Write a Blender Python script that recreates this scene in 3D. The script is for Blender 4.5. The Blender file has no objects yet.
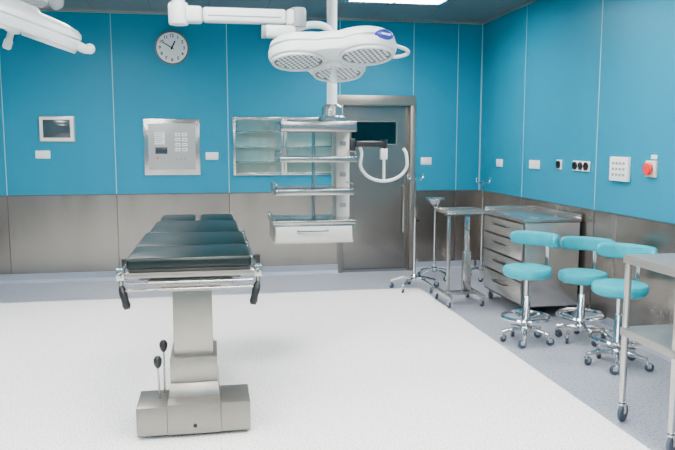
import bpy, bmesh, math, random
from mathutils import Matrix, Vector
random.seed(4)
PI=math.pi; R=math.radians
C=bpy.context.scene.collection
# ------------------------------------------------------------ camera
F=700.0; EYE=1.52
cd=bpy.data.cameras.new('camera'); cam=bpy.data.objects.new('camera',cd); C.objects.link(cam)
cd.sensor_width=36; cd.lens=F/675*36; cd.clip_start=.05
cam.location=(0,0,EYE); cam.rotation_euler=(R(90-6.7),0,R(-10.1))
bpy.context.scene.camera=cam
RM=cam.rotation_euler.to_matrix(); O=Vector((0,0,EYE))
def ray(px,py): return RM@Vector(((px-337.5)/F,-(py-225)/F,-1))
def on_z(px,py,z=0):
    d=ray(px,py); return O+d*((z-EYE)/d.z)
def on_y(px,py,y):
    d=ray(px,py); return O+d*(y/d.y)
def on_x(px,py,x):
    d=ray(px,py); return O+d*(x/d.x)
B=8.0; WX=3.16; WL=-3.3; WN=-1.6; H=2.92
# ------------------------------------------------------------ materials
def mat(name,col,rough=.5,metal=0,noise=0,nscale=40,stretch=None,bump=0,emit=0,spec=.5,coat=0,rvar=0):
    m=bpy.data.materials.new(name); m.use_nodes=True; n=m.node_tree.nodes; l=m.node_tree.links
    b=n['Principled BSDF']; b.inputs['Base Color'].default_value=(*col,1)
    b.inputs['Roughness'].default_value=rough; b.inputs['Metallic'].default_value=metal
    b.inputs['Specular IOR Level'].default_value=spec; b.inputs['Coat Weight'].default_value=coat
    if emit:
        b.inputs['Emission Color'].default_value=(*col,1); b.inputs['Emission Strength'].default_value=emit
    tc=n.new('ShaderNodeTexCoord'); mp=n.new('ShaderNodeMapping'); nz=n.new('ShaderNodeTexNoise')
    l.new(tc.outputs['Object'],mp.inputs[0]); l.new(mp.outputs[0],nz.inputs['Vector'])
    if stretch: mp.inputs['Scale'].default_value=stretch
    nz.inputs['Scale'].default_value=nscale; nz.inputs['Detail'].default_value=3
    a=noise if noise else .03
    mx=n.new('ShaderNodeMix'); mx.data_type='RGBA'
    mx.inputs[6].default_value=tuple(c*(1-a) for c in col)+(1,); mx.inputs[7].default_value=tuple(min(1,c*(1+a)) for c in col)+(1,)
    l.new(nz.outputs['Fac'],mx.inputs[0]); l.new(mx.outputs[2],b.inputs['Base Color'])
    if rvar:
        mr=n.new('ShaderNodeMapRange'); mr.inputs['To Min'].default_value=rough-rvar; mr.inputs['To Max'].default_value=rough+rvar
        l.new(nz.outputs['Fac'],mr.inputs['Value']); l.new(mr.outputs[0],b.inputs['Roughness'])
    if bump:
        bp=n.new('ShaderNodeBump'); bp.inputs['Strength'].default_value=bump; bp.inputs['Distance'].default_value=.002
        l.new(nz.outputs['Fac'],bp.inputs['Height']); l.new(bp.outputs[0],b.inputs['Normal'])
    return m
M_blue=mat('blue_panel',(.0,.175,.28),.42,0,.06,1.5,spec=.16)
M_seam=mat('panel_seam',(.22,.42,.50),.5)
M_wsteel=mat('wall_steel',(.29,.262,.24),.24,.9,.25,2.2,(2,2,.4),rvar=.09)
M_sseam=mat('steel_seam',(.07,.065,.06),.5,.5)
M_steel=mat('brushed_steel',(.46,.45,.435),.22,.92,.08,30,(1,1,12))
M_pend=mat('pendant_steel',(.36,.35,.335),.24,.9,.08,30)
M_satin=mat('satin_steel',(.31,.29,.26),.36,.75,.06,20)
M_dsteel=mat('dark_steel',(.09,.085,.08),.34,.8,.1,30)
M_base_t=mat('base_steel',(.23,.215,.195),.36,.75,.06,20)
M_cab=mat('cabinet_steel',(.50,.48,.455),.27,.85,.12,4,(1,1,8))
M_tier=mat('shelf_steel',(.28,.27,.26),.38,.7,.08,12)
M_chrome=mat('chrome',(.66,.67,.68),.10,1)
M_white=mat('white_enamel',(.74,.76,.76),.28,0,.02,5,coat=.2)
M_dial=mat('white_dial',(.90,.90,.89),.5)
M_plastic=mat('white_plastic',(.74,.74,.72),.4)
M_drawer=mat('beige_drawer',(.56,.545,.50),.4)
M_grey=mat('grey_plastic',(.22,.24,.26),.45)
M_rim=mat('grey_rim',(.10,.11,.115),.35)
M_inset=mat('inset_plate',(.30,.31,.31),.4,.2)
M_black=mat('black_plastic',(.006,.006,.007),.35)
M_ink=mat('black_ink',(.006,.006,.007),.8,spec=.1)
M_pad=mat('black_pad',(.0015,.007,.0075),.36,0,.2,60,bump=.05,spec=.28)
M_turq=mat('turquoise_vinyl',(.0,.31,.385),.40,0,.04,20,spec=.22)
M_red=mat('red_plastic',(.60,.008,.012),.35)
M_yellow=mat('beige_plate',(.72,.60,.50),.4)
M_bluebadge=mat('badge_blue',(.005,.02,.28),.35)
M_rubber=mat('grey_rubber',(.03,.045,.07),.6)
M_screen=mat('screen_glass',(.035,.05,.06),.12)
M_lcd=mat('dark_display',(.02,.03,.04),.15)
M_paper=mat('paper',(.70,.70,.68),.7)
M_door=mat('door_steel',(.25,.232,.215),.25,.9,.12,8,(10,1,1))
M_inner=mat('cabinet_lining',(.62,.68,.64),.35)
M_beyond=mat('dark_beyond',(.0,.008,.012),.2,spec=.25)
M_base=mat('vinyl_cove',(.24,.27,.33),.45,0,.12,120)
M_led=mat('led_dark',(.025,.028,.03),.3)
M_lens=mat('led_lens',(.62,.68,.70),.12,emit=.25)
M_lamp=mat('diffuser',(1.0,.99,.965),.5,0,emit=68)
def speckle(name,c1,c2,rough,sc):
    m=bpy.data.materials.new(name); m.use_nodes=True; n=m.node_tree.nodes; l=m.node_tree.links
    b=n['Principled BSDF']; b.inputs['Roughness'].default_value=rough
    tc=n.new('ShaderNodeTexCoord'); nz=n.new('ShaderNodeTexNoise'); nz.inputs['Scale'].default_value=sc; nz.inputs['Detail'].default_value=4
    l.new(tc.outputs['Object'],nz.inputs['Vector'])
    cr=n.new('ShaderNodeValToRGB'); cr.color_ramp.elements[0].position=.36; cr.color_ramp.elements[0].color=(*c1,1)
    cr.color_ramp.elements[1].position=.49; cr.color_ramp.elements[1].color=(*c2,1)
    l.new(nz.outputs['Fac'],cr.inputs[0]); l.new(cr.outputs[0],b.inputs['Base Color'])
    return m
M_floor=speckle('white_floor',(.55,.55,.53),(.96,.955,.92),.24,95)
M_fborder=speckle('grey_floor',(.12,.14,.18),(.30,.325,.38),.30,70)
def ceil_mat():
    m=bpy.data.materials.new('ceiling_tiles'); m.use_nodes=True; n=m.node_tree.nodes; l=m.node_tree.links
    b=n['Principled BSDF']; b.inputs['Roughness'].default_value=.3; b.inputs['Metallic'].default_value=.3
    tc=n.new('ShaderNodeTexCoord'); br=n.new('ShaderNodeTexBrick'); l.new(tc.outputs['Object'],br.inputs['Vector'])
    br.offset=0; br.inputs['Scale'].default_value=1; br.inputs['Brick Width'].default_value=.6; br.inputs['Row Height'].default_value=.6
    br.inputs['Mortar Size'].default_value=.006; br.inputs['Color1'].default_value=(.13,.165,.18,1); br.inputs['Color2'].default_value=(.145,.175,.19,1)
    br.inputs['Mortar'].default_value=(.05,.07,.08,1); l.new(br.outputs['Color'],b.inputs['Base Color'])
    return m
M_ceil=ceil_mat()
def glass(name,tint,fac):
    m=bpy.data.materials.new(name); m.use_nodes=True; n=m.node_tree.nodes; l=m.node_tree.links; n.clear()
    o=n.new('ShaderNodeOutputMaterial'); t=n.new('ShaderNodeBsdfTransparent'); t.inputs[0].default_value=(*tint,1)
    g=n.new('ShaderNodeBsdfGlossy'); g.inputs['Roughness'].default_value=.05; mx=n.new('ShaderNodeMixShader'); mx.inputs[0].default_value=fac
    l.new(t.outputs[0],mx.inputs[1]); l.new(g.outputs[0],mx.inputs[2]); l.new(mx.outputs[0],o.inputs[0]); return m
M_glass=glass('clear_glass',(.90,.95,.93),.12)
# ------------------------------------------------------------ mesh builder
class MB:
    def __init__(s,M=None): s.bm=bmesh.new(); s.M=M or Matrix(); s.mi=0
    def _add(s,t,L=None):
        for f in t.faces: f.material_index=s.mi
        t.transform(s.M@(L or Matrix()))
        me=bpy.data.meshes.new('t'); t.to_mesh(me); t.free(); s.bm.from_mesh(me); bpy.data.meshes.remove(me); return s
    def m(s,i): s.mi=i; return s
    def box(s,x0,x1,y0,y1,z0,z1,bev=0,L=None,seg=2):
        t=bmesh.new(); bmesh.ops.create_cube(t,size=1)
        for v in t.verts: v.co=Vector(((x0+x1)/2+v.co.x*(x1-x0),(y0+y1)/2+v.co.y*(y1-y0),(z0+z1)/2+v.co.z*(z1-z0)))
        if bev: bmesh.ops.bevel(t,geom=t.edges[:],offset=bev,segments=seg,affect='EDGES',profile=.5)
        return s._add(t,L)
    def frustum(s,a,b,z0,z1,bev=0):
        t=bmesh.new(); vs=[]
        for q,z in ((a,z0),(b,z1)):
            for x,y in ((q[0],q[2]),(q[1],q[2]),(q[1],q[3]),(q[0],q[3])): vs.append(t.verts.new((x,y,z)))
        t.faces.new(vs[3::-1]); t.faces.new(vs[4:])
        for i in range(4): j=(i+1)%4; t.faces.new((vs[i],vs[j],vs[4+j],vs[4+i]))
        if bev: bmesh.ops.bevel(t,geom=t.edges[:],offset=bev,segments=2,affect='EDGES',profile=.5)
        return s._add(t)
    def lathe(s,prof,c=(0,0,0),axis=(0,0,1),seg=28):
        t=bmesh.new(); rings=[]
        for r,z in prof:
            if r<1e-6: rings.append([t.verts.new((0,0,z))])
            else: rings.append([t.verts.new((r*math.cos(2*PI*i/seg),r*math.sin(2*PI*i/seg),z)) for i in range(seg)])
        s.loft(t,rings,seg)
        q=Vector((0,0,1)).rotation_difference(Vector(axis).normalized()).to_matrix().to_4x4()
        return s._add(t,Matrix.Translation(c)@q)
    def loft(s,t,rings,seg):
        for a,b in zip(rings,rings[1:]):
            for i in range(seg):
                j=(i+1)%seg
                if len(a)==1 and len(b)==1: continue
                if len(a)==1: t.faces.new((a[0],b[j],b[i]))
                elif len(b)==1: t.faces.new((a[i],a[j],b[0]))
                else: t.faces.new((a[i],a[j],b[j],b[i]))
        if len(rings[0])>1: t.faces.new(rings[0][::-1])
        if len(rings[-1])>1: t.faces.new(rings[-1])
        bmesh.ops.recalc_face_normals(t,faces=t.faces[:])
    def cyl(s,p0,p1,r,r1=None,seg=20):
        p0=Vector(p0); p1=Vector(p1); d=p1-p0; L=d.length
        return s.lathe([(r,0),(r if r1 is None else r1,L)],p0,d,seg)
    def ball(s,c,r,sz=1,seg=20):
        return s.lathe([(r*math.sin(PI*i/12)if 0<i<12 else 0,-r*sz*math.cos(PI*i/12)) for i in range(13)],c,(0,0,1),seg)
    def tube(s,pts,r,closed=False,seg=10,flat=None):
        pts=[Vector(p) for p in pts]; n=len(pts); t=bmesh.new(); rings=[]; up=None
        for i,p in enumerate(pts):
            a=pts[i-1] if (i>0 or closed) else p; b=pts[(i+1)%n] if (i<n-1 or closed) else p
            d=(b-a).normalized()
            if up is None:
                up=Vector((0,0,1)) if abs(d.z)<.9 else Vector((1,0,0))
            sx=d.cross(up).normalized(); up=sx.cross(d).normalized()
            rx,ry=flat or (r,r)
            rings.append([t.verts.new(p+sx*(rx*math.cos(2*PI*k/seg))+up*(ry*math.sin(2*PI*k/seg))) for k in range(seg)])
        prs=list(zip(rings,rings[1:]))+([(rings[-1],rings[0])] if closed else [])
        for a,b in prs:
            for k in range(seg):
                j=(k+1)%seg; t.faces.new((a[k],a[j],b[j],b[k]))
        if not closed: t.faces.new(rings[0][::-1]); t.faces.new(rings[-1])
        bmesh.ops.recalc_face_normals(t,faces=t.faces[:])
        return s._add(t)
    def ring(s,c,R_,r,n=40,a0=0,a1=2*PI,seg=8):
        full=abs(a1-a0-2*PI)<1e-6; k=n if full else n+1
        return s.tube([(c[0]+R_*math.cos(a0+(a1-a0)*i/n),c[1]+R_*math.sin(a0+(a1-a0)*i/n),c[2]) for i in range(k)],r,full,seg)
    def text(s,txt,size,L,ext=.0005):
        cu=bpy.data.curves.new('t','FONT'); cu.body=txt; cu.size=size; cu.align_x='CENTER'; cu.align_y='CENTER'; cu.extrude=ext; cu.offset=.0012
        o=bpy.data.objects.new('t',cu); C.objects.link(o); bpy.context.view_layer.update()
        me=bpy.data.meshes.new_from_object(o.evaluated_get(bpy.context.evaluated_depsgraph_get()))
        t=bmesh.new(); t.from_mesh(me); bpy.data.objects.remove(o); bpy.data.curves.remove(cu); bpy.data.meshes.remove(me)
        return s._add(t,L)
    def build(s,name,mats,parent=None,loc=None,label=None):
        if not isinstance(mats,(list,tuple)): mats=[mats]
        me=bpy.data.meshes.new(name); s.bm.to_mesh(me); s.bm.free()
        for m in mats: me.materials.append(m)
        for p in me.polygons: p.use_smooth=True
        me.set_sharp_from_angle(angle=R(38))
        o=bpy.data.objects.new(name,me); C.objects.link(o)
        if parent: o.parent=parent
        if loc: o.location=loc
        if label: o['label']=label
        return o
def smooth(pts,n=6):
    P=[Vector(p) for p in pts]; P=[P[0]*2-P[1]]+P+[P[-1]*2-P[-2]]; out=[]
    for i in range(1,len(P)-2):
        a,b,c,d=P[i-1:i+3]
        for k in range(n):
            t=k/n; out.append(.5*((2*b)+(c-a)*t+(2*a-5*b+4*c-d)*t*t+(3*b-a-3*c+d)*t**3))
    out.append(P[-2]); return out
def thing(name,label,cat,loc=(0,0,0),rz=0,group=None):
    o=bpy.data.objects.new(name,None); C.objects.link(o); o.location=loc; o.rotation_euler=(0,0,rz); o.empty_display_size=.1
    o['label']=label; o['category']=cat
    if group: o['group']=group
    return o
def tag(o,label,cat,group=None):
    o['label']=label; o['category']=cat
    if group: o['group']=group
    return o
def struct(o): o['kind']='structure'; return o
# ------------------------------------------------------------ room shell
FB=7.0; FX=2.12
m=MB()
m.m(0).box(-2.7,FX,WN,FB,-.1,0)
m.m(1).box(-2.7,WX,FB,B,-.1,0).box(FX,WX,WN,FB,-.1,0).box(WL,-2.7,WN,B,-.1,0)
struct(m.build('floor',[M_floor,M_fborder]))
struct(MB().box(WL,WX,WN,B,H,H+.1).build('ceiling',M_ceil))
ZS=.955; ZB=.10
dx0=on_y(340,200,B).x; dx1=on_y(412,200,B).x; dz=2.05
wx0=on_y(233,150,B).x; wx1=on_y(334,150,B).x; wz0=on_y(283,175,B).z; wz1=on_y(283,117,B).z
seams=[on_y(2,100,B).x,on_y(114,120,B).x,on_y(228,120,B).x,dx0,dx1,on_y(457,120,B).x]
def wallgrid(name,us,zs,holes,box,th):
    m=MB()
    us=sorted(us); zs=sorted(zs)
    for u0,u1 in zip(us,us[1:]):
        for z0,z1 in zip(zs,zs[1:]):
            uc=(u0+u1)/2; zc=(z0+z1)/2
            if any(h[0]<uc<h[1] and h[2]<zc<h[3] for h in holes): continue
            m.m(0 if zc>ZS else 1); box(m,u0,u1,z0,z1)
    return m
def bbox(m,u0,u1,z0,z1): m.box(u0,u1,B,B+.45,z0,z1)
wb=wallgrid('wall_back',[WL,WX,dx0,dx1,wx0,wx1],[0,ZS,dz,H,wz0,wz1],[(dx0,dx1,0,dz),(wx0,wx1,wz0,wz1)],bbox,.45)
for x in seams:
    lo=dz+.02 if x in(dx0,dx1) else ZS
    wb.m(2).box(x-.004,x+.004,B-.002,B+.001,lo,H)
    if x not in(dx0,dx1): wb.m(3).box(x-.004,x+.004,B-.002,B+.001,ZB,ZS)
wb.m(3).box(WL,dx0-.05,B-.003,B+.001,ZS-.005,ZS+.005).box(dx1+.05,WX,B-.003,B+.001,ZS-.005,ZS+.005)
wb.m(4).box(dx0-.1,dx1+.1,B+.449,B+.46,0,dz).box(wx0-.1,wx1+.1,B+.449,B+.46,wz0-.1,wz1+.1)
struct(wb.build('wall_back',[M_blue,M_wsteel,M_seam,M_sseam,M_dsteel]))
def rbox(m,u0,u1,z0,z1): m.box(WX,WX+.2,u0,u1,z0,z1)
wr=wallgrid('wall_right',[WN,B],[0,ZS,H],[],rbox,.2)
for px in (524,598):
    y=on_x(px,120,WX).y
    wr.m(2).box(WX-.002,WX+.001,y-.004,y+.004,ZS,H); wr.m(3).box(WX-.002,WX+.001,y-.004,y+.004,ZB,ZS)
wr.m(2).box(WX-.012,WX+.001,B-.012,B+.001,ZS,H)
wr.m(3).box(WX-.003,WX+.001,WN,B,ZS-.005,ZS+.005)
struct(wr.build('wall_right',[M_blue,M_wsteel,M_seam,M_sseam]))
def lbox(m,u0,u1,z0,z1): m.box(WL-.2,WL,u0,u1,z0,z1)
struct(wallgrid('wall_left',[WN,B],[0,ZS,H],[],lbox,.2).build('wall_left',[M_blue,M_wsteel]))
def nbox(m,u0,u1,z0,z1): m.box(u0,u1,WN-.2,WN,z0,z1)
struct(wallgrid('wall_front',[WL,WX],[0,ZS,H],[],nbox,.2).build('wall_front',[M_blue,M_wsteel]))
def cove(name,segs,horiz):
    m=MB()
    for a,b in segs:
        if horiz: m.box(a,b,B-.012,B,0,ZB).frustum((a,b,B-.045,B-.012),(a,b,B-.0125,B-.012),0,.035)
        else: m.box(WX-.012,WX,a,b,0,ZB).frustum((WX-.045,WX-.012,a,b),(WX-.0125,WX-.012,a,b),0,.035)
    struct(m.build(name,M_base))
cove('baseboard_back',[(WL,dx0-.03),(dx1+.03,WX-.05)],True)
cove('baseboard_right',[(WN,B)],False)
struct(MB().box(WL,WX,B-.03,B-.003,H-.025,H).build('trim_1',M_satin))
struct(MB().box(WX-.03,WX-.003,WN,B-.03,H-.025,H).build('trim_2',M_satin))
# ------------------------------------------------------------ door
d=bpy.data.objects.new('door_1',None); C.objects.link(d); d.location=((dx0+dx1)/2,B,0); d['kind']='structure'
w=(dx1-dx0)/2
MB().box(-w-.03,-w+.03,-.02,.14,0,dz-.10,.002).box(w-.03,w+.03,-.02,.14,0,dz-.10,.002).box(-w-.03,w+.03,-.022,.14,dz-.099,dz+.012,.002).build('door_frame',M_base_t,d)
dy=.10
def dpx(px,py): p=on_y(px,py,B+dy); return p.x-(dx0+dx1)/2,p.z
xa,za=dpx(350,145); xb,zb=dpx(397,121)
lf=MB()
for q in ((-w+.03,w-.03,.01,za),(-w+.03,w-.03,zb,dz-.1),(-w+.03,xa,za,zb),(xb,w-.03,za,zb)): lf.box(q[0],q[1],dy,dy+.05,q[2],q[3])
leaf=lf.build('door_leaf',M_door,d)
g=MB(); t_=.012
g.box(xa,xa+t_,dy-.006,dy+.02,za,zb).box(xb-t_,xb,dy-.006,dy+.02,za,zb).box(xa+t_,xb-t_,dy-.006,dy+.02,za,za+t_).box(xa+t_,xb-t_,dy-.006,dy+.02,zb-t_,zb)
wf=g.build('window_frame',M_base_t,leaf)
MB().box(xa+t_,xb-t_,dy+.01,dy+.02,za+t_,zb-t_).build('pane',M_beyond,leaf)
hx,hz=dpx(402,232); _,hz2=dpx(402,185)
MB().tube(smooth([(hx,dy,hz),(hx,dy-.045,hz+.015),(hx,dy-.05,hz+.05),(hx,dy-.05,hz2-.05),(hx,dy-.045,hz2-.015),(hx,dy,hz2)]),.012).build('handle',M_chrome,leaf)
# ------------------------------------------------------------ glazed wall cabinet in back wall
xc=(wx0+wx1)/2; hw=(wx1-wx0)/2-.002
cab=thing('wall_cabinet','glazed steel cabinet set in the blue wall behind the hanging shelves','wall cabinet',(xc,B,wz0))
hh=wz1-wz0-.004
MB().box(-hw,hw,.14,.15,.002,hh).box(-hw,-hw+.012,0,.14,.002,hh).box(hw-.012,hw,0,.14,.002,hh).box(-hw+.012,hw-.012,0,.14,.002,.014).box(-hw+.012,hw-.012,0,.14,hh-.012,hh).build('lining',M_inner,cab)
for z in (hh*.22,hh*.48,hh*.74): MB().box(-hw+.013,hw-.013,.02,.135,z,z+.018,.002).build('shelf',M_steel,cab)
for sx in (-1,1):
    a,b=(-hw,-.003) if sx<0 else (.003,hw)
    f=MB(); t_=.028
    f.box(a,a+t_,-.024,-.002,0,hh,.002).box(b-t_,b,-.024,-.002,0,hh,.002).box(a+t_,b-t_,-.024,-.002,0,t_,.002).box(a+t_,b-t_,-.024,-.002,hh-t_,hh,.002)
    dr=f.build('glass_door',M_steel,cab)
    MB().box(a+t_,b-t_,-.015,-.010,t_,hh-t_).build('pane',M_glass,dr)
    hx=-.02 if sx<0 else .02
    MB().cyl((hx,-.024,hh*.5),(hx,-.045,hh*.5),.008).build('knob',M_chrome,dr)
# ------------------------------------------------------------ fittings, back wall
def bspan(x0,x1,y0,y1):
    a=on_y(x0,(y0+y1)/2,B).x; b=on_y(x1,(y0+y1)/2,B).x; z1=on_y((x0+x1)/2,y0,B).z; z0=on_y((x0+x1)/2,y1,B).z
    return (a+b)/2,(z0+z1)/2,b-a,z1-z0
cx,cz,_,_=bspan(156,188,32,64); r=.182
ck=thing('wall_clock','round white wall clock with dark rim high on the blue wall','clock',(cx,B,cz))
MB().lathe([(r,0),(r,.03),(r-.006,.036),(r-.016,.036),(r-.018,.018)],(0,-.001,0),(0,-1,0),48).build('rim',M_rim,ck)
MB().lathe([(r-.0182,.0185),(r-.0182,.024)],(0,-.001,0),(0,-1,0),48).build('dial',M_dial,ck)
Rx=Matrix.Rotation(PI/2,4,'X')
for k in range(1,13):
    a=PI/2-k*PI/6; MB().text(str(k),.048,Matrix.Translation((.128*math.cos(a),-.0265,.128*math.sin(a)))@Rx).build('numeral',M_ink,ck)
for nme,ang,L,wd in (('hour_hand',90-.85*30,.080,.007),('minute_hand',90-50*6,.110,.005)):
    MB().box(-.02,L,-.030 if nme[0]=='h' else -.033,-.028 if nme[0]=='h' else -.031,-wd,wd,0,Matrix.Rotation(-R(ang),4,'Y')).build(nme,M_ink,ck)
x,z,w_,h_=bspan(39,75,116,142)
o=thing('control_screen','small framed touch screen on the far left of the blue wall','control screen',(x,B,z))
MB().box(-w_/2,w_/2,-.022,0,-h_/2,h_/2,.006).build('bezel',M_satin,o)
MB().box(-w_/2+.012,w_/2-.012,-.026,-.021,-h_/2+.012,h_/2-.012,.002).build('front_frame',M_plastic,o)
MB().box(-w_/2+.045,w_/2-.045,-.029,-.025,-h_/2+.045,h_/2-.04,.001).build('screen',M_screen,o)
def switch(px,py,w2,h2,label,onright=False,n=1,grp=None):
    if onright: p=on_x(px,py,WX); o=thing('wall_switch',label,'switch',(WX,p.y,p.z),-PI/2)
    else: p=on_y(px,py,B); o=thing('wall_switch',label,'switch',(p.x,B,p.z))
    MB().box(-w2/2,w2/2,-.012,0,-h2/2,h2/2,.004).build('plate',M_plastic,o)
    for k in range(n):
        a=-w2/2+.01+(w2-.02)*k/n; b=-w2/2+.01+(w2-.02)*(k+1)/n
        MB().box(a+.002,b-.002,-.017,-.011,-h2/2+.012,h2/2-.012,.002).build('rocker',M_white,o)
    return o
switch(43,154.5,.15,.085,'white light switch just below the small wall screen',n=2)
switch(212,156,.14,.085,'white light switch between the control panel and the glazed wall cabinet',n=2)
switch(426,161,.13,.085,'white light switch right of the steel door',n=2)
x,z,w_,h_=bspan(144,200,119,175)
o=thing('alarm_panel','square steel monitoring panel with display and buttons beneath the clock','control panel',(x,B,z))
MB().box(-w_/2,w_/2,-.015,0,-h_/2,h_/2,.004).build('frame',M_steel,o)
MB().box(-w_/2+.022,w_/2-.022,-.019,-.014,-h_/2+.022,h_/2-.022,.002).build('inner_frame',M_steel,o)
MB().box(-w_/2+.05,w_/2-.05,-.030,-.018,-h_/2+.06,h_/2-.05,.004).build('front_plate',M_inset,o)
for k in range(4):
    for j in range(2):
        q=MB().box(.035+j*.075,.09+j*.075,-.033,-.029,.12-k*.055,.155-k*.055,.001).build('indicator_field',M_white,o)
        MB().box(.045+j*.075,.08+j*.075,-.0345,-.0325,.130-k*.055,.142-k*.055).build('indicator_lamp',M_grey,q)
MB().box(-.185,-.075,-.032,-.029,.03,.165,.001).build('notice',M_white,o)
nt=MB()
for k in range(6): nt.box(-.175,-.085-(k%3)*.012,-.033,-.0315,.150-k*.02,.157-k*.02)
nt.box(-.176,-.174,-.033,-.0315,.045,.156)
nt.build('printed_lines',M_grey,o)
MB().box(-.18,-.05,-.034,-.029,-.075,.0,.002).build('display',M_lcd,o)
for k in range(3): MB().cyl((-.155+k*.035,-.029,-.12),(-.155+k*.035,-.036,-.12),.010).build('button',M_grey if k else M_red,o)
for k in range(3): MB().cyl((.05+k*.045,-.029,-.13),(.05+k*.045,-.038,-.13),.013).build('button',M_grey,o)
# ------------------------------------------------------------ fittings, right wall
switch(500,163,.16,.085,'white light switch on the right wall nearest the room corner',True,2)
switch(535,164.5,.22,.085,'wide white triple switch on the right wall above the drawer cabinet',True,3)
def rthing(name,px,py,label,cat):
    p=on_x(px,py,WX); return thing(name,label,cat,(WX,p.y,p.z),-PI/2)
def outlet(parent,x):
    MB().box(x-.045,x+.045,-.014,0,-.045,.045,.004).build('plate',M_plastic,parent)
    MB().lathe([(.036,0),(.036,.012),(.031,.012),(.029,.004),(0,.004)],(x,-.0125,0),(0,-1,0),24).build('socket_insert',M_black,parent)
o=rthing('power_outlet',560,164.5,'single black power socket on a white plate, apart from the row of three','power socket'); outlet(o,0)
o=rthing('power_outlet',582,166,'row of three black power sockets on white plates','power socket')
for k in(-1,0,1): outlet(o,k*.092)
o=rthing('signal_panel',621.5,169,'square white panel with rows of small indicators beside the red button','control panel')
MB().box(-.125,.125,-.03,0,-.095,.095,.006).build('housing',M_plastic,o)
for i in range(4):
    for j in range(3): MB().box(-.085+i*.048,-.055+i*.048,-.033,-.029,-.055+j*.045,-.035+j*.045,.001).build('indicator_field',M_grey,o)
o=rthing('emergency_button',652.5,169,'round red emergency push button on a square plate','emergency button')
MB().box(-.06,.06,-.02,0,-.06,.06,.004).build('plate',M_yellow,o)
MB().lathe([(.024,0),(.024,.012),(.046,.014),(.049,.024),(.042,.034),(0,.038)],(0,-.019,0),(0,-1,0)).build('button',M_red,o)
o=rthing('small_sign',654.5,157,'small white tag just above the red emergency button','sign')
MB().box(-.035,.035,-.004,0,-.015,.015,.001).build('tag',M_paper,o)
# ------------------------------------------------------------ ceiling lights
def clight(x,y,label,grp=None):
    o=thing('ceiling_light',label,'ceiling light',(x,y,H),0,grp)
    MB().box(-.5,.5,-.34,-.30,-.03,0,.003).box(-.5,.5,.30,.34,-.03,0,.003).box(-.5,-.46,-.30,.30,-.03,0).box(.46,.5,-.30,.30,-.03,0).box(-.006,.006,-.3,.3,-.03,-.004).build('frame',M_steel,o)
    MB().box(-.46,-.006,-.30,.30,-.012,-.002).build('diffuser',M_lamp,o); MB().box(.006,.46,-.30,.30,-.012,-.002).build('diffuser',M_lamp,o)
    for k in range(7): MB().box(-.46,.46,-.26+k*.0866-.003,-.26+k*.0866+.003,-.028,-.013).build('louvre',M_chrome,o)
clight(1.80,6.64,'recessed louvred ceiling light near the door')
G='ceiling lights overhead, outside the picture'
for x in (-1.9,.0,1.9):
    for y in (4.55 if x else 3.1,2.2 if x else 1.2,-.3 if x else -.7):
        clight(x,y,'recessed louvred ceiling light further into the room',G)
clight(-1.2,6.1,'recessed louvred ceiling light further into the room',G)
# ------------------------------------------------------------ operating table
T=thing('operating_table','operating table with black padded top on a steel column','operating table',(-.12,4.45,0))
def pad(x0,x1,y0,y1):
    p=MB().box(x0,x1,y0,y1,.902,.962,.018,seg=3).build('pad',M_pad,T)
    MB().box(x0+.01,x1-.01,y0+.01,y1-.01,.887,.903,.002).build('support_plate',M_dsteel,p)
pad(-.305,.305,-.97,-.555); pad(-.305,.305,-.545,.02); pad(-.285,.285,.035,.70); pad(-.27,-.018,.715,1.14); pad(.018,.27,.715,1.14)
MB().box(-.25,-.19,-.93,1.08,.845,.887,.005).box(.19,.25,-.93,1.08,.845,.887,.005).box(-.19,.19,-.93,-.87,.85,.885,.004).box(-.19,.19,-.02,.05,.85,.885,.004).box(-.19,.19,.68,.74,.85,.885,.004).build('table_frame',M_dsteel,T)
MB().box(-.21,.21,-.90,.02,.80,.844,.01).box(-.15,.15,-.86,-.1,.765,.802,.01).build('tilt_housing',M_base_t,T)
MB().box(-.31,.31,-.985,-.968,.865,.890,.004).build('end_bar',M_base_t,T)
for s in(-1,1):
    for (a,b) in ((-.97,.0),(.05,.68)):
        q=MB().box(s*.335-.005,s*.335+.005,a,b,.860,.888,.002)
        for k in range(3):
            yy=a+.06+(b-a-.12)*k/2; q.cyl((s*.29,yy,.875),(s*.331,yy,.875),.008,seg=10)
        q.build('side_rail',M_steel,T)
    c=MB().box(s*.338-.020,s*.338+.020,-.93,-.87,.845,.905,.005).cyl((s*.338,-.90,.80),(s*.338,-.90,.86),.012).build('rail_clamp',M_steel,T)
    MB().lathe([(0,0),(.014,.002),(.021,.02),(.018,.05),(.021,.08),(.018,.105),(.011,.12)],(s*.338+s*(-.03),-.93,.70),(s*.25,.2,1),16).build('grip',M_black,c)
for zz_ in (.80,.835): MB().tube([(-.31,-.95,zz_),(.31,-.95,zz_)],.006).build('release_bar',M_steel,T)
for s in(-1,1):
    MB().box(s*.35-.02,s*.35+.02,-.62,-.57,.845,.905,.004).cyl((s*.36,-.595,.84),(s*.36,-.595,.79),.014,.018).build('rail_clamp',M_black,T)
MB().box(-.103,.103,-.72,-.48,.36,.77,.004).build('column',M_satin,T)
MB().frustum((-.135,.135,-.79,-.41),(-.124,.124,-.758,-.44),.18,.25,.003).box(-.124,.124,-.758,-.44,.251,.385,.004).build('column_sleeve',M_satin,T)
MB().box(-.134,.137,-.895,-.62,.022,.182,.003).box(-.115,.12,-.62,.30,.03,.17,.006).build('base',M_base_t,T)
MB().box(-.290,-.1345,-.89,-.62,.022,.172,.004).build('base_wing',M_base_t,T)
MB().box(.1375,.290,-.89,-.62,.022,.177,.004).build('base_wing',M_base_t,T)
MB().ball((.005,-.897,.065),.011).build('pedal_knob',M_black,T)
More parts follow.
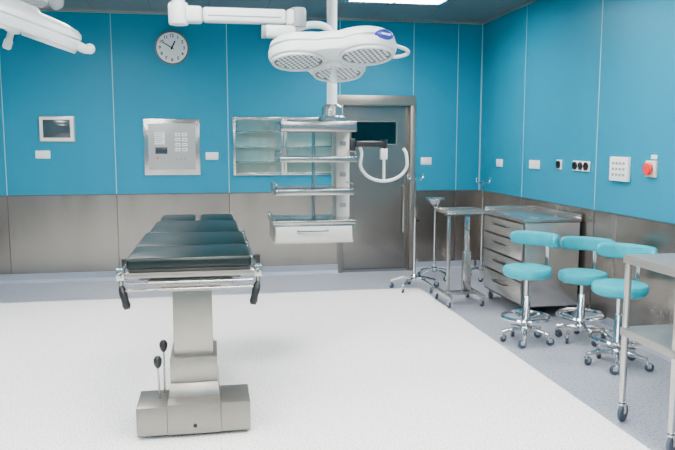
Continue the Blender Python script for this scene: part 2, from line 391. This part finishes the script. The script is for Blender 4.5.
for x,y in ((-.23,-.75),(.23,-.75),(0,.2)): MB().cyl((x,y,0),(x,y,.035),.04,seg=20).build('foot',M_black,T)
for (x,y,zt,lx) in ((-.180,-.76,.37,-.005),(-.160,-.67,.43,0)):
    l=MB().tube([(x,y,.155),(x+lx,y,zt-.03)],.006).build('foot_lever',M_steel,T)
    MB().lathe([(.008,-.03),(.016,-.02),(.022,0),(.022,.018),(.012,.034),(0,.038)],(x+lx,y,zt)).build('knob',M_black,l)
# ------------------------------------------------------------ surgical lamps
PODS=[(R(186),.205),(R(318),.220),(R(72),.190)]
def lamp_outline(t):
    best=[]
    for a,q in PODS:
        cxx,cyy=q*math.cos(a),q*math.sin(a); ux,uy=math.cos(t),math.sin(t)
        b=ux*cxx+uy*cyy; dsc=b*b-(q*q-.168**2)
        best.append(b+math.sqrt(dsc) if dsc>0 and b>0 else 0)
    best.append(.225)
    p=14; return sum(v**p for v in best)**(1/p)
def lamp_head(T,Mh,badge=None):
    hd=MB(Mh); t=bmesh.new(); N=96; rings=[]
    ol=[lamp_outline(2*PI*i/N) for i in range(N)]
    for sc,z in ((0,.125),(.25,.122),(.32,.100),(.70,.090),(.90,.074),(.965,.056),(.985,.030),(.955,.024),(.955,.018),(1.0,.010),(1.0,-.018),(.985,-.032),(.95,-.038),(0,-.038)):
        if sc==0: rings.append([t.verts.new((0,0,z))])
        else: rings.append([t.verts.new((sc*ol[i]*math.cos(2*PI*i/N),sc*ol[i]*math.sin(2*PI*i/N),z)) for i in range(N)])
    hd.loft(t,rings,N); hd._add(t)
    hd=hd.build('lamp_head',M_white,T)
    for a,q in PODS:
        x,y=q*math.cos(a),q*math.sin(a)
        p=MB(Mh).lathe([(.152,-.034),(.152,-.050),(.146,-.056),(.139,-.053),(.137,-.040)],(x,y,0),seg=44).build('light_pod',M_white,T)
        MB(Mh).lathe([(.1365,-.0405),(.1365,-.044)],(x,y,0),seg=40).build('reflector',M_led,p)
        ln=MB(Mh)
        for i in range(-4,5):
            for j in range(-4,5):
                u=i*.032+(j%2)*.016; v=j*.028
                if math.hypot(u,v)<.122: ln.lathe([(.0105,-.0435),(.010,-.048),(0,-.050)],(x+u,y+v,0),seg=10)
        ln.build('lenses',M_lens,p)
    MB(Mh).lathe([(.05,-.038),(.045,-.055),(.018,-.065),(.018,-.10),(.024,-.11),(.024,-.15),(.015,-.16),(0,-.16)]).build('handle',M_plastic,T)
    MB(Mh).tube(smooth([(.29,.02,.02),(.38,.05,.02),(.43,-.03,.01),(.40,-.13,0),(.31,-.20,0)]),.010).build('grab_rail',M_plastic,T)
    if badge is not None:
        e=.05; P=lambda t:Vector((lamp_outline(t)*math.cos(t),lamp_outline(t)*math.sin(t),.022))
        tg=(P(badge+e)-P(badge-e)).normalized(); nn=Vector((tg.y,-tg.x,0)).normalized()
        Y=nn.cross(tg)
        Mx=Matrix(((tg.x,Y.x,nn.x,0),(tg.y,Y.y,nn.y,0),(tg.z,Y.z,nn.z,0),(0,0,0,1))); Mx.translation=P(badge)
        MB(Mh@Mx@Matrix.Diagonal((1,.5,1,1))).lathe([(.055,-.02),(.055,.006),(.050,.009),(0,.009)],seg=28).build('badge',M_bluebadge,T)
        MB(Mh@Mx).box(-.030,.030,-.005,.005,.008,.0105).build('badge_mark',M_white,T)
hc=on_y(333,56,4.04)
J1=Vector((-.86,0,.205)); J2=Vector((-.22,0,.215))
L1=thing('surgical_light','large white three-lobed surgical light hanging over the room centre','surgical light',(hc.x-.86,hc.y,H))
hv=Vector((.86,0,hc.z-H))
TM=Matrix.Translation(hv)@Matrix.Rotation(R(-12),4,'X')
lamp_head(L1,TM,R(-52))
MB().lathe([(.13,0),(.13,-.03),(.10,-.07),(.05,-.08)],seg=32).build('ceiling_flange',M_white,L1)
j1=hv+J1; j2=hv+J2
MB().cyl((0,0,-.07),(0,0,j1.z+.03),.035,seg=24).build('drop_tube',M_white,L1)
MB().lathe([(.050,-.055),(.055,-.040),(.055,.045),(.050,.06)],j1,seg=28).build('shoulder_joint',M_white,L1)
MB().box(j1.x+.03,j1.x+.13,-.045,.045,j1.z-.045,j1.z+.045,.02,seg=4).box(j1.x+.131,j2.x-.05,-.038,.038,j1.z-.038,j1.z+.042,.018,seg=4).box(j2.x-.049,j2.x+.0,-.042,.042,j1.z-.045,j1.z+.045,.02,seg=4).build('spring_arm',M_white,L1)
MB().box(j1.x+.16,j2.x-.08,-.0395,-.037,j1.z-.010,j1.z-.002).build('arm_seam',M_grey,L1)
MB().lathe([(.042,-.06),(.047,-.045),(.047,.03),(.04,.045)],(j2.x+.02,0,j2.z),seg=24).build('elbow',M_grey,L1)
j3=hv+Vector((-.28,0,.125))
MB().cyl((j2.x+.0,0,j2.z-.05),(j3.x+.03,0,j3.z+.03),.024).box(j3.x-.11,j3.x+.07,-.040,.040,j3.z-.033,j3.z+.037,.02,seg=3).build('swivel_block',M_white,L1)
MB().lathe([(.036,-.012),(.036,.012)],(j3.x-.115,0,j3.z),(1,0,0)).build('swivel_ring',M_grey,L1)
MB().tube(smooth([(j3.x+.02,0,j3.z),(j3.x+.14,.01,j3.z+.045),(hv.x-.04,.02,hv.z+.165),(hv.x,.02,hv.z+.11)]),.020,seg=14).build('yoke',M_white,L1)
h2=on_y(14,22,4.35)
L2=thing('surgical_light','surgical light seen edge-on, cut by the upper left corner','surgical light',(h2.x-.35,h2.y+.1,H))
hv=Vector((.35,-.1,h2.z-H))
Mh=Matrix.Translation(hv)@Matrix.Rotation(R(19),4,'Y')@Matrix.Rotation(R(3),4,'X')@Matrix.Rotation(R(180),4,'Z')
lamp_head(L2,Mh)
MB(Mh).tube(smooth([(-.34,.0,-.0),(-.40,0,-.01),(-.43,0,-.0)]),.027,seg=14).ball((-.43,0,0),.030).build('sterile_handle',M_plastic,L2)
MB().lathe([(.13,0),(.13,-.03),(.10,-.07),(.05,-.08)],seg=32).build('ceiling_flange',M_white,L2)
MB().cyl((0,0,-.07),(0,0,hv.z+.28),.035,seg=24).build('drop_tube',M_white,L2)
MB().tube([(-.02,0,hv.z+.30),(hv.x+.22,hv.y,hv.z+.13)],.036,seg=16,flat=(.036,.040)).build('spring_arm',M_white,L2)
MB().tube(smooth([(hv.x+.22,hv.y,hv.z+.13),(hv.x+.12,hv.y,hv.z+.10),(hv.x,hv.y,hv.z+.11)]),.022,seg=12).ball((hv.x+.23,hv.y,hv.z+.12),.046).build('yoke',M_grey,L2)
# ------------------------------------------------------------ ceiling pendant with shelves
tp=on_y(332,110,4.95); TX=.665
PN=thing('equipment_pendant','ceiling pendant carrying steel shelves and a drawer unit','equipment pendant',(tp.x,4.95,H))
ox=TX-tp.x
def z(v): return v-H
MB().lathe([(.15,0),(.15,-.04),(.11,-.09),(.05,-.10)],seg=32).build('ceiling_flange',M_white,PN)
MB().cyl((0,0,-.09),(0,0,z(1.76)),.036,seg=24).build('drop_tube',M_white,PN)
MB().lathe([(.045,.11),(.07,.09),(.075,.03),(.095,.02),(.095,-.02)],(0,0,z(1.68)),seg=28).build('swivel_joint',M_steel,PN)
D0,D1=-.24,.20
def shelf(x0,x1,zz,th):
    m=MB().box(ox+x0,ox+x1,D0,D1,z(zz)-th,z(zz),.004)
    for x in (x0+.010,x1-.010):
        m.tube(smooth([(ox+x,D0+.02,z(zz)),(ox+x,D0+.02,z(zz)+.03),(ox+x,D0+.05,z(zz)+.035),(ox+x,D1-.05,z(zz)+.035),(ox+x,D1-.02,z(zz)+.03),(ox+x,D1-.02,z(zz))],4),.006,seg=8)
    return m.build('shelf',M_pend,PN)
MB().box(ox-.21,ox+.31,D0,D1,z(1.595),z(1.665),.008).build('head_box',M_pend,PN)
shelf(-.22,.31,1.425,.036); shelf(-.25,.29,1.205,.040)
MB().box(ox+.205,ox+.305,.0,.18,z(.92),z(1.60),.01).build('service_column',M_drawer,PN)
for k in range(5): MB().box(ox+.233,ox+.279,-.007,.001,z(1.50)-k*.11,z(1.53)-k*.11).build('outlet_insert',M_grey,PN)
MB().cyl((ox+.06,.12,z(.96)),(ox+.06,.12,z(1.60)),.013).build('post',M_steel,PN)
MB().box(ox-.27,ox+.30,D0,D1,z(.965),z(.990),.004).box(ox-.26,ox+.29,D0+.012,D1,z(.835),z(.965),.004).tube(smooth([(ox-.262,D0+.02,z(.985)),(ox-.262,D0+.02,z(1.015)),(ox-.262,D1-.02,z(1.015)),(ox-.262,D1-.02,z(.985))],4),.006,seg=8).build('drawer_unit',M_pend,PN)
dw=MB().box(ox-.25,ox+.275,D0-.008,D0+.012,z(.850),z(.950),.004).build('drawer',M_drawer,PN)
MB().tube(smooth([(ox-.10,D0-.008,z(.925)),(ox-.09,D0-.03,z(.92)),(ox+.09,D0-.03,z(.92)),(ox+.10,D0-.008,z(.925))],4),.007,seg=8).build('handle',M_chrome,dw)
ux=on_y(384,150,4.95).x-tp.x; zt=on_y(384,147,4.95).z; zb_=on_y(384,181,4.95).z; rr=.175
MB().box(ox+.305,ox+.345,.0,.10,z(zt)-.03,z(zt)+.06,.006).box(ox+.345,ux+.01,-.022,.022,z(zt)+.0,z(zt)+.042,.006).lathe([(.024,-.02),(.024,.055)],(ux,0,z(zt)),seg=16).build('holder_arm',M_black,PN)
MB().box(ux-.028,ux+.022,-.025,.025,z(zt)-.09,z(zt)-.01,.008).cyl((ux,0,z(zb_)),(ux,0,z(zt)-.08),.010).build('holder_stem',M_plastic,PN)
pts=[(ux-rr-.004,0,z(zb_)+.245),(ux-rr+.01,0,z(zb_)+.20)]
for k in range(13):
    a=PI+PI*k/12; pts.append((ux+rr*math.cos(a),0,z(zb_)+.13+.13*math.sin(a)))
pts+=[(ux+rr-.01,0,z(zb_)+.20),(ux+rr-.03,0,z(zb_)+.235)]
MB().tube(smooth(pts,3),.0115,seg=10).build('curved_holder',M_white,PN)
# ------------------------------------------------------------ castors
def castor(parent,x,y,top,r=.028,a=0,wm=None):
    M=Matrix.Translation((x,y,0))@Matrix.Rotation(a,4,'Z')
    f=MB(M).cyl((0,0,top-.012),(0,0,top+.012),.009,seg=12).lathe([(.018,-.012),(.018,-.002),(.008,.002)],(0,0,top-.008),seg=16)
    for s in(-1,1): f.box(-.006,.024,s*.014-.0015,s*.014+.0015,r-.004,top-.012)
    f=f.build('castor',M_chrome,parent)
    MB(M).lathe([(r-.004,-.011),(r,-.007),(r,.007),(r-.004,.011)],(.016,0,r),(0,1,0),20).build('wheel',wm or M_rubber,f)
# ------------------------------------------------------------ stools
def stool(loc,a,sz,label,off=.3,R0=.18):
    o=thing('swivel_stool',label,'stool',(loc[0],loc[1],0),a)
    MB().lathe([(.03,.075),(.042,.085),(.042,.115),(.030,.13),(.028,.36),(.024,.365)],seg=24).cyl((0,0,.36),(0,0,sz-.085),.015).build('column',M_chrome,o)
    for k in range(5):
        b=2*PI*k/5+off; x,y=math.cos(b),math.sin(b)
        MB().tube(smooth([(x*.03,y*.03,.10),(x*.10,y*.10,.100),(x*R0,y*R0,.084)],4),.015,seg=10).build('leg',M_chrome,o)
        castor(o,x*R0,y*R0,.07,.031,b+.8+k,M_rubber)
    fr=MB().ring((0,0,.20),.175,.014,44)
    for k in range(5):
        b=2*PI*k/5+off; x,y=math.cos(b),math.sin(b); fr.tube(smooth([(x*.175,y*.175,.20),(x*.10,y*.10,.185),(x*.025,y*.025,.17)],4),.008,seg=8)
    fr.build('foot_ring',M_chrome,o)
    MB().lathe([(.02,sz-.11),(.09,sz-.092),(.12,sz-.076),(.12,sz-.07)],seg=28).tube([(.03,0,sz-.095),(-.16,.03,sz-.11)],.006).build('seat_plate',M_chrome,o)
    k_=.182/.195
    MB().lathe([(.165*k_,sz-.078),(.185*k_,sz-.068),(.195*k_,sz-.045),(.195*k_,sz-.024),(.186*k_,sz-.006),(.165*k_,sz),(.10,sz+.003),(0,sz+.003)],seg=44).build('seat',M_turq,o)
    MB().tube(smooth([(0,.05,sz-.085),(0,.15,sz-.095),(0,.225,sz-.05),(0,.244,sz+.06),(0,.232,sz+.19)],5),.011,flat=(.016,.008)).build('back_post',M_chrome,o)
    bm_=bmesh.new(); rings=[]
    for k in range(33):
        b=PI/2-R(78)+R(156)*k/32; u_=abs(k-16)/16; e=math.sqrt(max(.0,1-u_**6))*.72+.28
        rg=[]
        for j in range(16):
            u=2*PI*j/16; cu=math.copysign(abs(math.cos(u))**.6,math.cos(u)); su=math.copysign(abs(math.sin(u))**.6,math.sin(u))
            rad=.200+.025*e*cu; rg.append(bm_.verts.new((rad*math.cos(b),rad*math.sin(b),sz+.190+.055*e*su+.012*u_*u_)))
        rings.append(rg)
    for A,Bq in zip(rings,rings[1:]):
        for j in range(16):
            q=(j+1)%16; bm_.faces.new((A[j],A[q],Bq[q],Bq[j]))
    bm_.faces.new(rings[0]); bm_.faces.new(rings[-1][::-1]); bmesh.ops.recalc_face_normals(bm_,faces=bm_.faces[:])
    MB()._add(bm_).build('backrest',M_turq,o)
    return o
p=on_z(525,342); stool(p,-R(62),.59,'turquoise stool in front of the steel drawer cabinet',.3)
p=on_z(580,340); stool(p,-R(50),.54,'turquoise stool against the right wall, the middle stool of three',.75)
p=on_z(616,366); stool(p,-R(60),.58,'turquoise stool closest to the two-tier steel trolley',.2,.20)
# ------------------------------------------------------------ drawer cabinet
p=on_z(521,319); cx0,cy0=p.x,p.y; cx1=min(on_y(582,300,cy0).x,WX-.02); cy1=on_x(484,250,cx0).y
K=thing('drawer_cabinet','steel instrument cabinet with a column of drawers on castors','cabinet',((cx0+cx1)/2,(cy0+cy1)/2,0))
dx=(cx1-cx0)/2; dy_=(cy1-cy0)/2; kt=.87
MB().box(-dx+.012,dx-.01,-dy_,dy_,.10,kt-.03,.003).build('body',M_dsteel,K)
MB().box(-dx-.012,dx,-dy_-.012,dy_+.012,kt-.03,kt,.005).box(dx-.012,dx,-dy_-.01,dy_+.01,kt,kt+.035,.002).box(-dx,dx-.012,dy_,dy_+.01,kt,kt+.035,.002).build('worktop',M_steel,K)
zz=[.115,.32,.50,.67,.83]
for a,b in zip(zz,zz[1:]):
    dr=MB().box(-dx-.010,-dx+.011,-dy_+.018,dy_-.018,a+.009,b-.009,.004).build('drawer',M_cab,K)
    h=(a+b)/2+.02
    MB().tube(smooth([(-dx-.010,-.13,h),(-dx-.037,-.12,h),(-dx-.037,.12,h),(-dx-.010,.13,h)],5),.008,seg=8).build('handle',M_black,dr)
MB().box(-dx+.014,dx-.012,-dy_-.006,-dy_-.0005,.105,.835,.002).build('side_panel',M_cab,K)
for x in(-dx+.05,dx-.06):
    for y in(-dy_+.06,dy_-.06): castor(K,x,y,.09,.036,.7)
# ------------------------------------------------------------ instrument table (single column)
p=on_z(459,303)
I=thing('instrument_table','tall steel instrument table on an H-shaped wheeled base beside the drawer cabinet','instrument table',(min(p.x,cx0-.25),p.y,0))
a_=.20
m=MB().box(-a_,a_,-.20,.20,.872,.885,.003)
m.box(-a_,a_,-.20,-.19,.885,.90,.002).box(-a_,a_,.19,.20,.885,.90,.002).box(-a_,-a_+.01,-.19,.19,.885,.90,.002).box(a_-.01,a_,-.19,.19,.885,.90,.002)
m.build('tray_top',M_steel,I)
MB().box(-.15,.15,-.03,.03,.842,.872,.004).build('top_bracket',M_dsteel,I)
MB().box(.03,.10,-.035,.035,.12,.50,.004).build('column',M_steel,I); MB().box(.045,.085,-.02,.02,.50,.842,.002).build('inner_column',M_chrome,I)
MB().box(-.13,-.10,-.012,.012,.12,.842,.002).build('guide_post',M_steel,I)
MB().box(-.16,.16,-.03,.03,.085,.12,.004).box(-.18,-.14,-.22,.22,.085,.118,.004).box(.14,.18,-.22,.22,.085,.118,.004).build('base_frame',M_steel,I)
MB().tube([(.03,-.02,.22),(.0,-.15,.16)],.007).box(-.03,.03,-.19,-.14,.15,.165,.004).build('foot_pedal',M_black,I)
for x in(-.16,.16):
    for y in(-.19,.19): castor(I,x,y,.08,.032,PI/2)
# ------------------------------------------------------------ stands
def star(o,R0,hub,n=5,off=0):
    MB().lathe([(.02,hub-.03),(.035,hub-.02),(.035,hub+.02),(.018,hub+.035),(.018,hub+.07)],seg=20).build('hub',M_chrome,o)
    for k in range(n):
        b=2*PI*k/n+off; x,y=math.cos(b),math.sin(b)
        MB().tube(smooth([(x*.03,y*.03,hub),(x*R0*.5,y*R0*.5,hub-.005),(x*R0,y*R0,.078)],4),.012,seg=8).build('leg',M_chrome,o)
        castor(o,x*R0,y*R0,.068,.030,b+1.3*k)
def iv_stand(px,py,ytop,label,off,R0):
    p=on_z(px,py); zt=on_y(px,ytop,p.y).z
    o=thing('iv_stand',label,'IV stand',(p.x,p.y,0)); star(o,R0,.12,5,off)
    MB().cyl((0,0,.15),(0,0,.72),.014).lathe([(.02,-.03),(.02,.03)],(0,0,.72),seg=16).build('outer_pole',M_chrome,o)
    MB().cyl((0,0,.72),(0,0,zt),.009).build('inner_pole',M_chrome,o)
    MB().box(.016,.045,-.006,.006,.71,.73,.003).build('clamp_knob',M_black,o)
    for k in range(4):
        b=PI/2*k+.4; x,y=math.cos(b),math.sin(b)
        MB().tube(smooth([(0,0,zt-.01),(x*.05,y*.05,zt-.02),(x*.09,y*.09,zt-.015),(x*.105,y*.105,zt+.02),(x*.098,y*.098,zt+.04)],5),.0055,seg=8).build('hook',M_chrome,o)
    return o
iv_stand(414,289,178,'chrome IV stand on five castors, standing free beside the steel door',.2,.25)
iv_stand(481,279,181,'chrome IV stand in the corner, rising behind the instrument table',.6,.19)
p=on_z(434,279)
o=thing('bowl_stand','chrome stand holding a bowl ring beside the IV stand','bowl stand',(p.x,p.y,0)); star(o,.20,.11,4,.5)
MB().cyl((0,0,.14),(0,0,.81),.012).build('pole',M_chrome,o)
MB().ring((0,0,.90),.104,.006).tube([(0,0,.81),(0,.07,.82),(0,.104,.90)],.007).tube([(0,0,.81),(0,-.07,.82),(0,-.104,.90)],.007).build('bowl_ring',M_chrome,o)
bw=MB().lathe([(0,.840),(.05,.843),(.080,.875),(.092,.905),(.106,.910),(.106,.913),(.088,.909),(.076,.879),(.048,.848),(0,.845)],(0,0,0),seg=32).build('wash_bowl',M_chrome,None,(p.x,p.y,0.0))
tag(bw,'small steel bowl resting in the ring of its stand','bowl')
# ------------------------------------------------------------ two-tier trolley at right edge
p=on_z(670,455); tx0=p.x-.02; ty0=p.y-.02; ty1=on_x(627,300,p.x).y+.02; tx1=tx0+.75
W=thing('steel_trolley','two-tier stainless trolley cut by the right edge of the picture','trolley',((tx0+tx1)/2,(ty0+ty1)/2,0))
hx=(tx1-tx0)/2; hy=(ty1-ty0)/2
for zq in (.925,.53):
    s=MB().box(-hx,hx,-hy,hy,zq-.012,zq,.002).box(-hx,hx,-hy,-hy+.012,zq-.042,zq-.012,.001).box(-hx,hx,hy-.012,hy,zq-.042,zq-.012,.001).box(-hx,-hx+.012,-hy+.012,hy-.012,zq-.042,zq-.012).box(hx-.012,hx,-hy+.012,hy-.012,zq-.042,zq-.012)
    s.build('shelf',M_tier,W)
for x in(-hx+.02,hx-.02):
    for y in(-hy+.02,hy-.02):
        MB().cyl((x,y,.12),(x,y,.912),.018).build('post',M_steel,W); castor(W,x,y,.115,.05,.6)
wd=bpy.data.worlds.new('world'); bpy.context.scene.world=wd; wd.use_nodes=True
wd.node_tree.nodes['Background'].inputs[0].default_value=(.5,.6,.7,1); wd.node_tree.nodes['Background'].inputs[1].default_value=.3
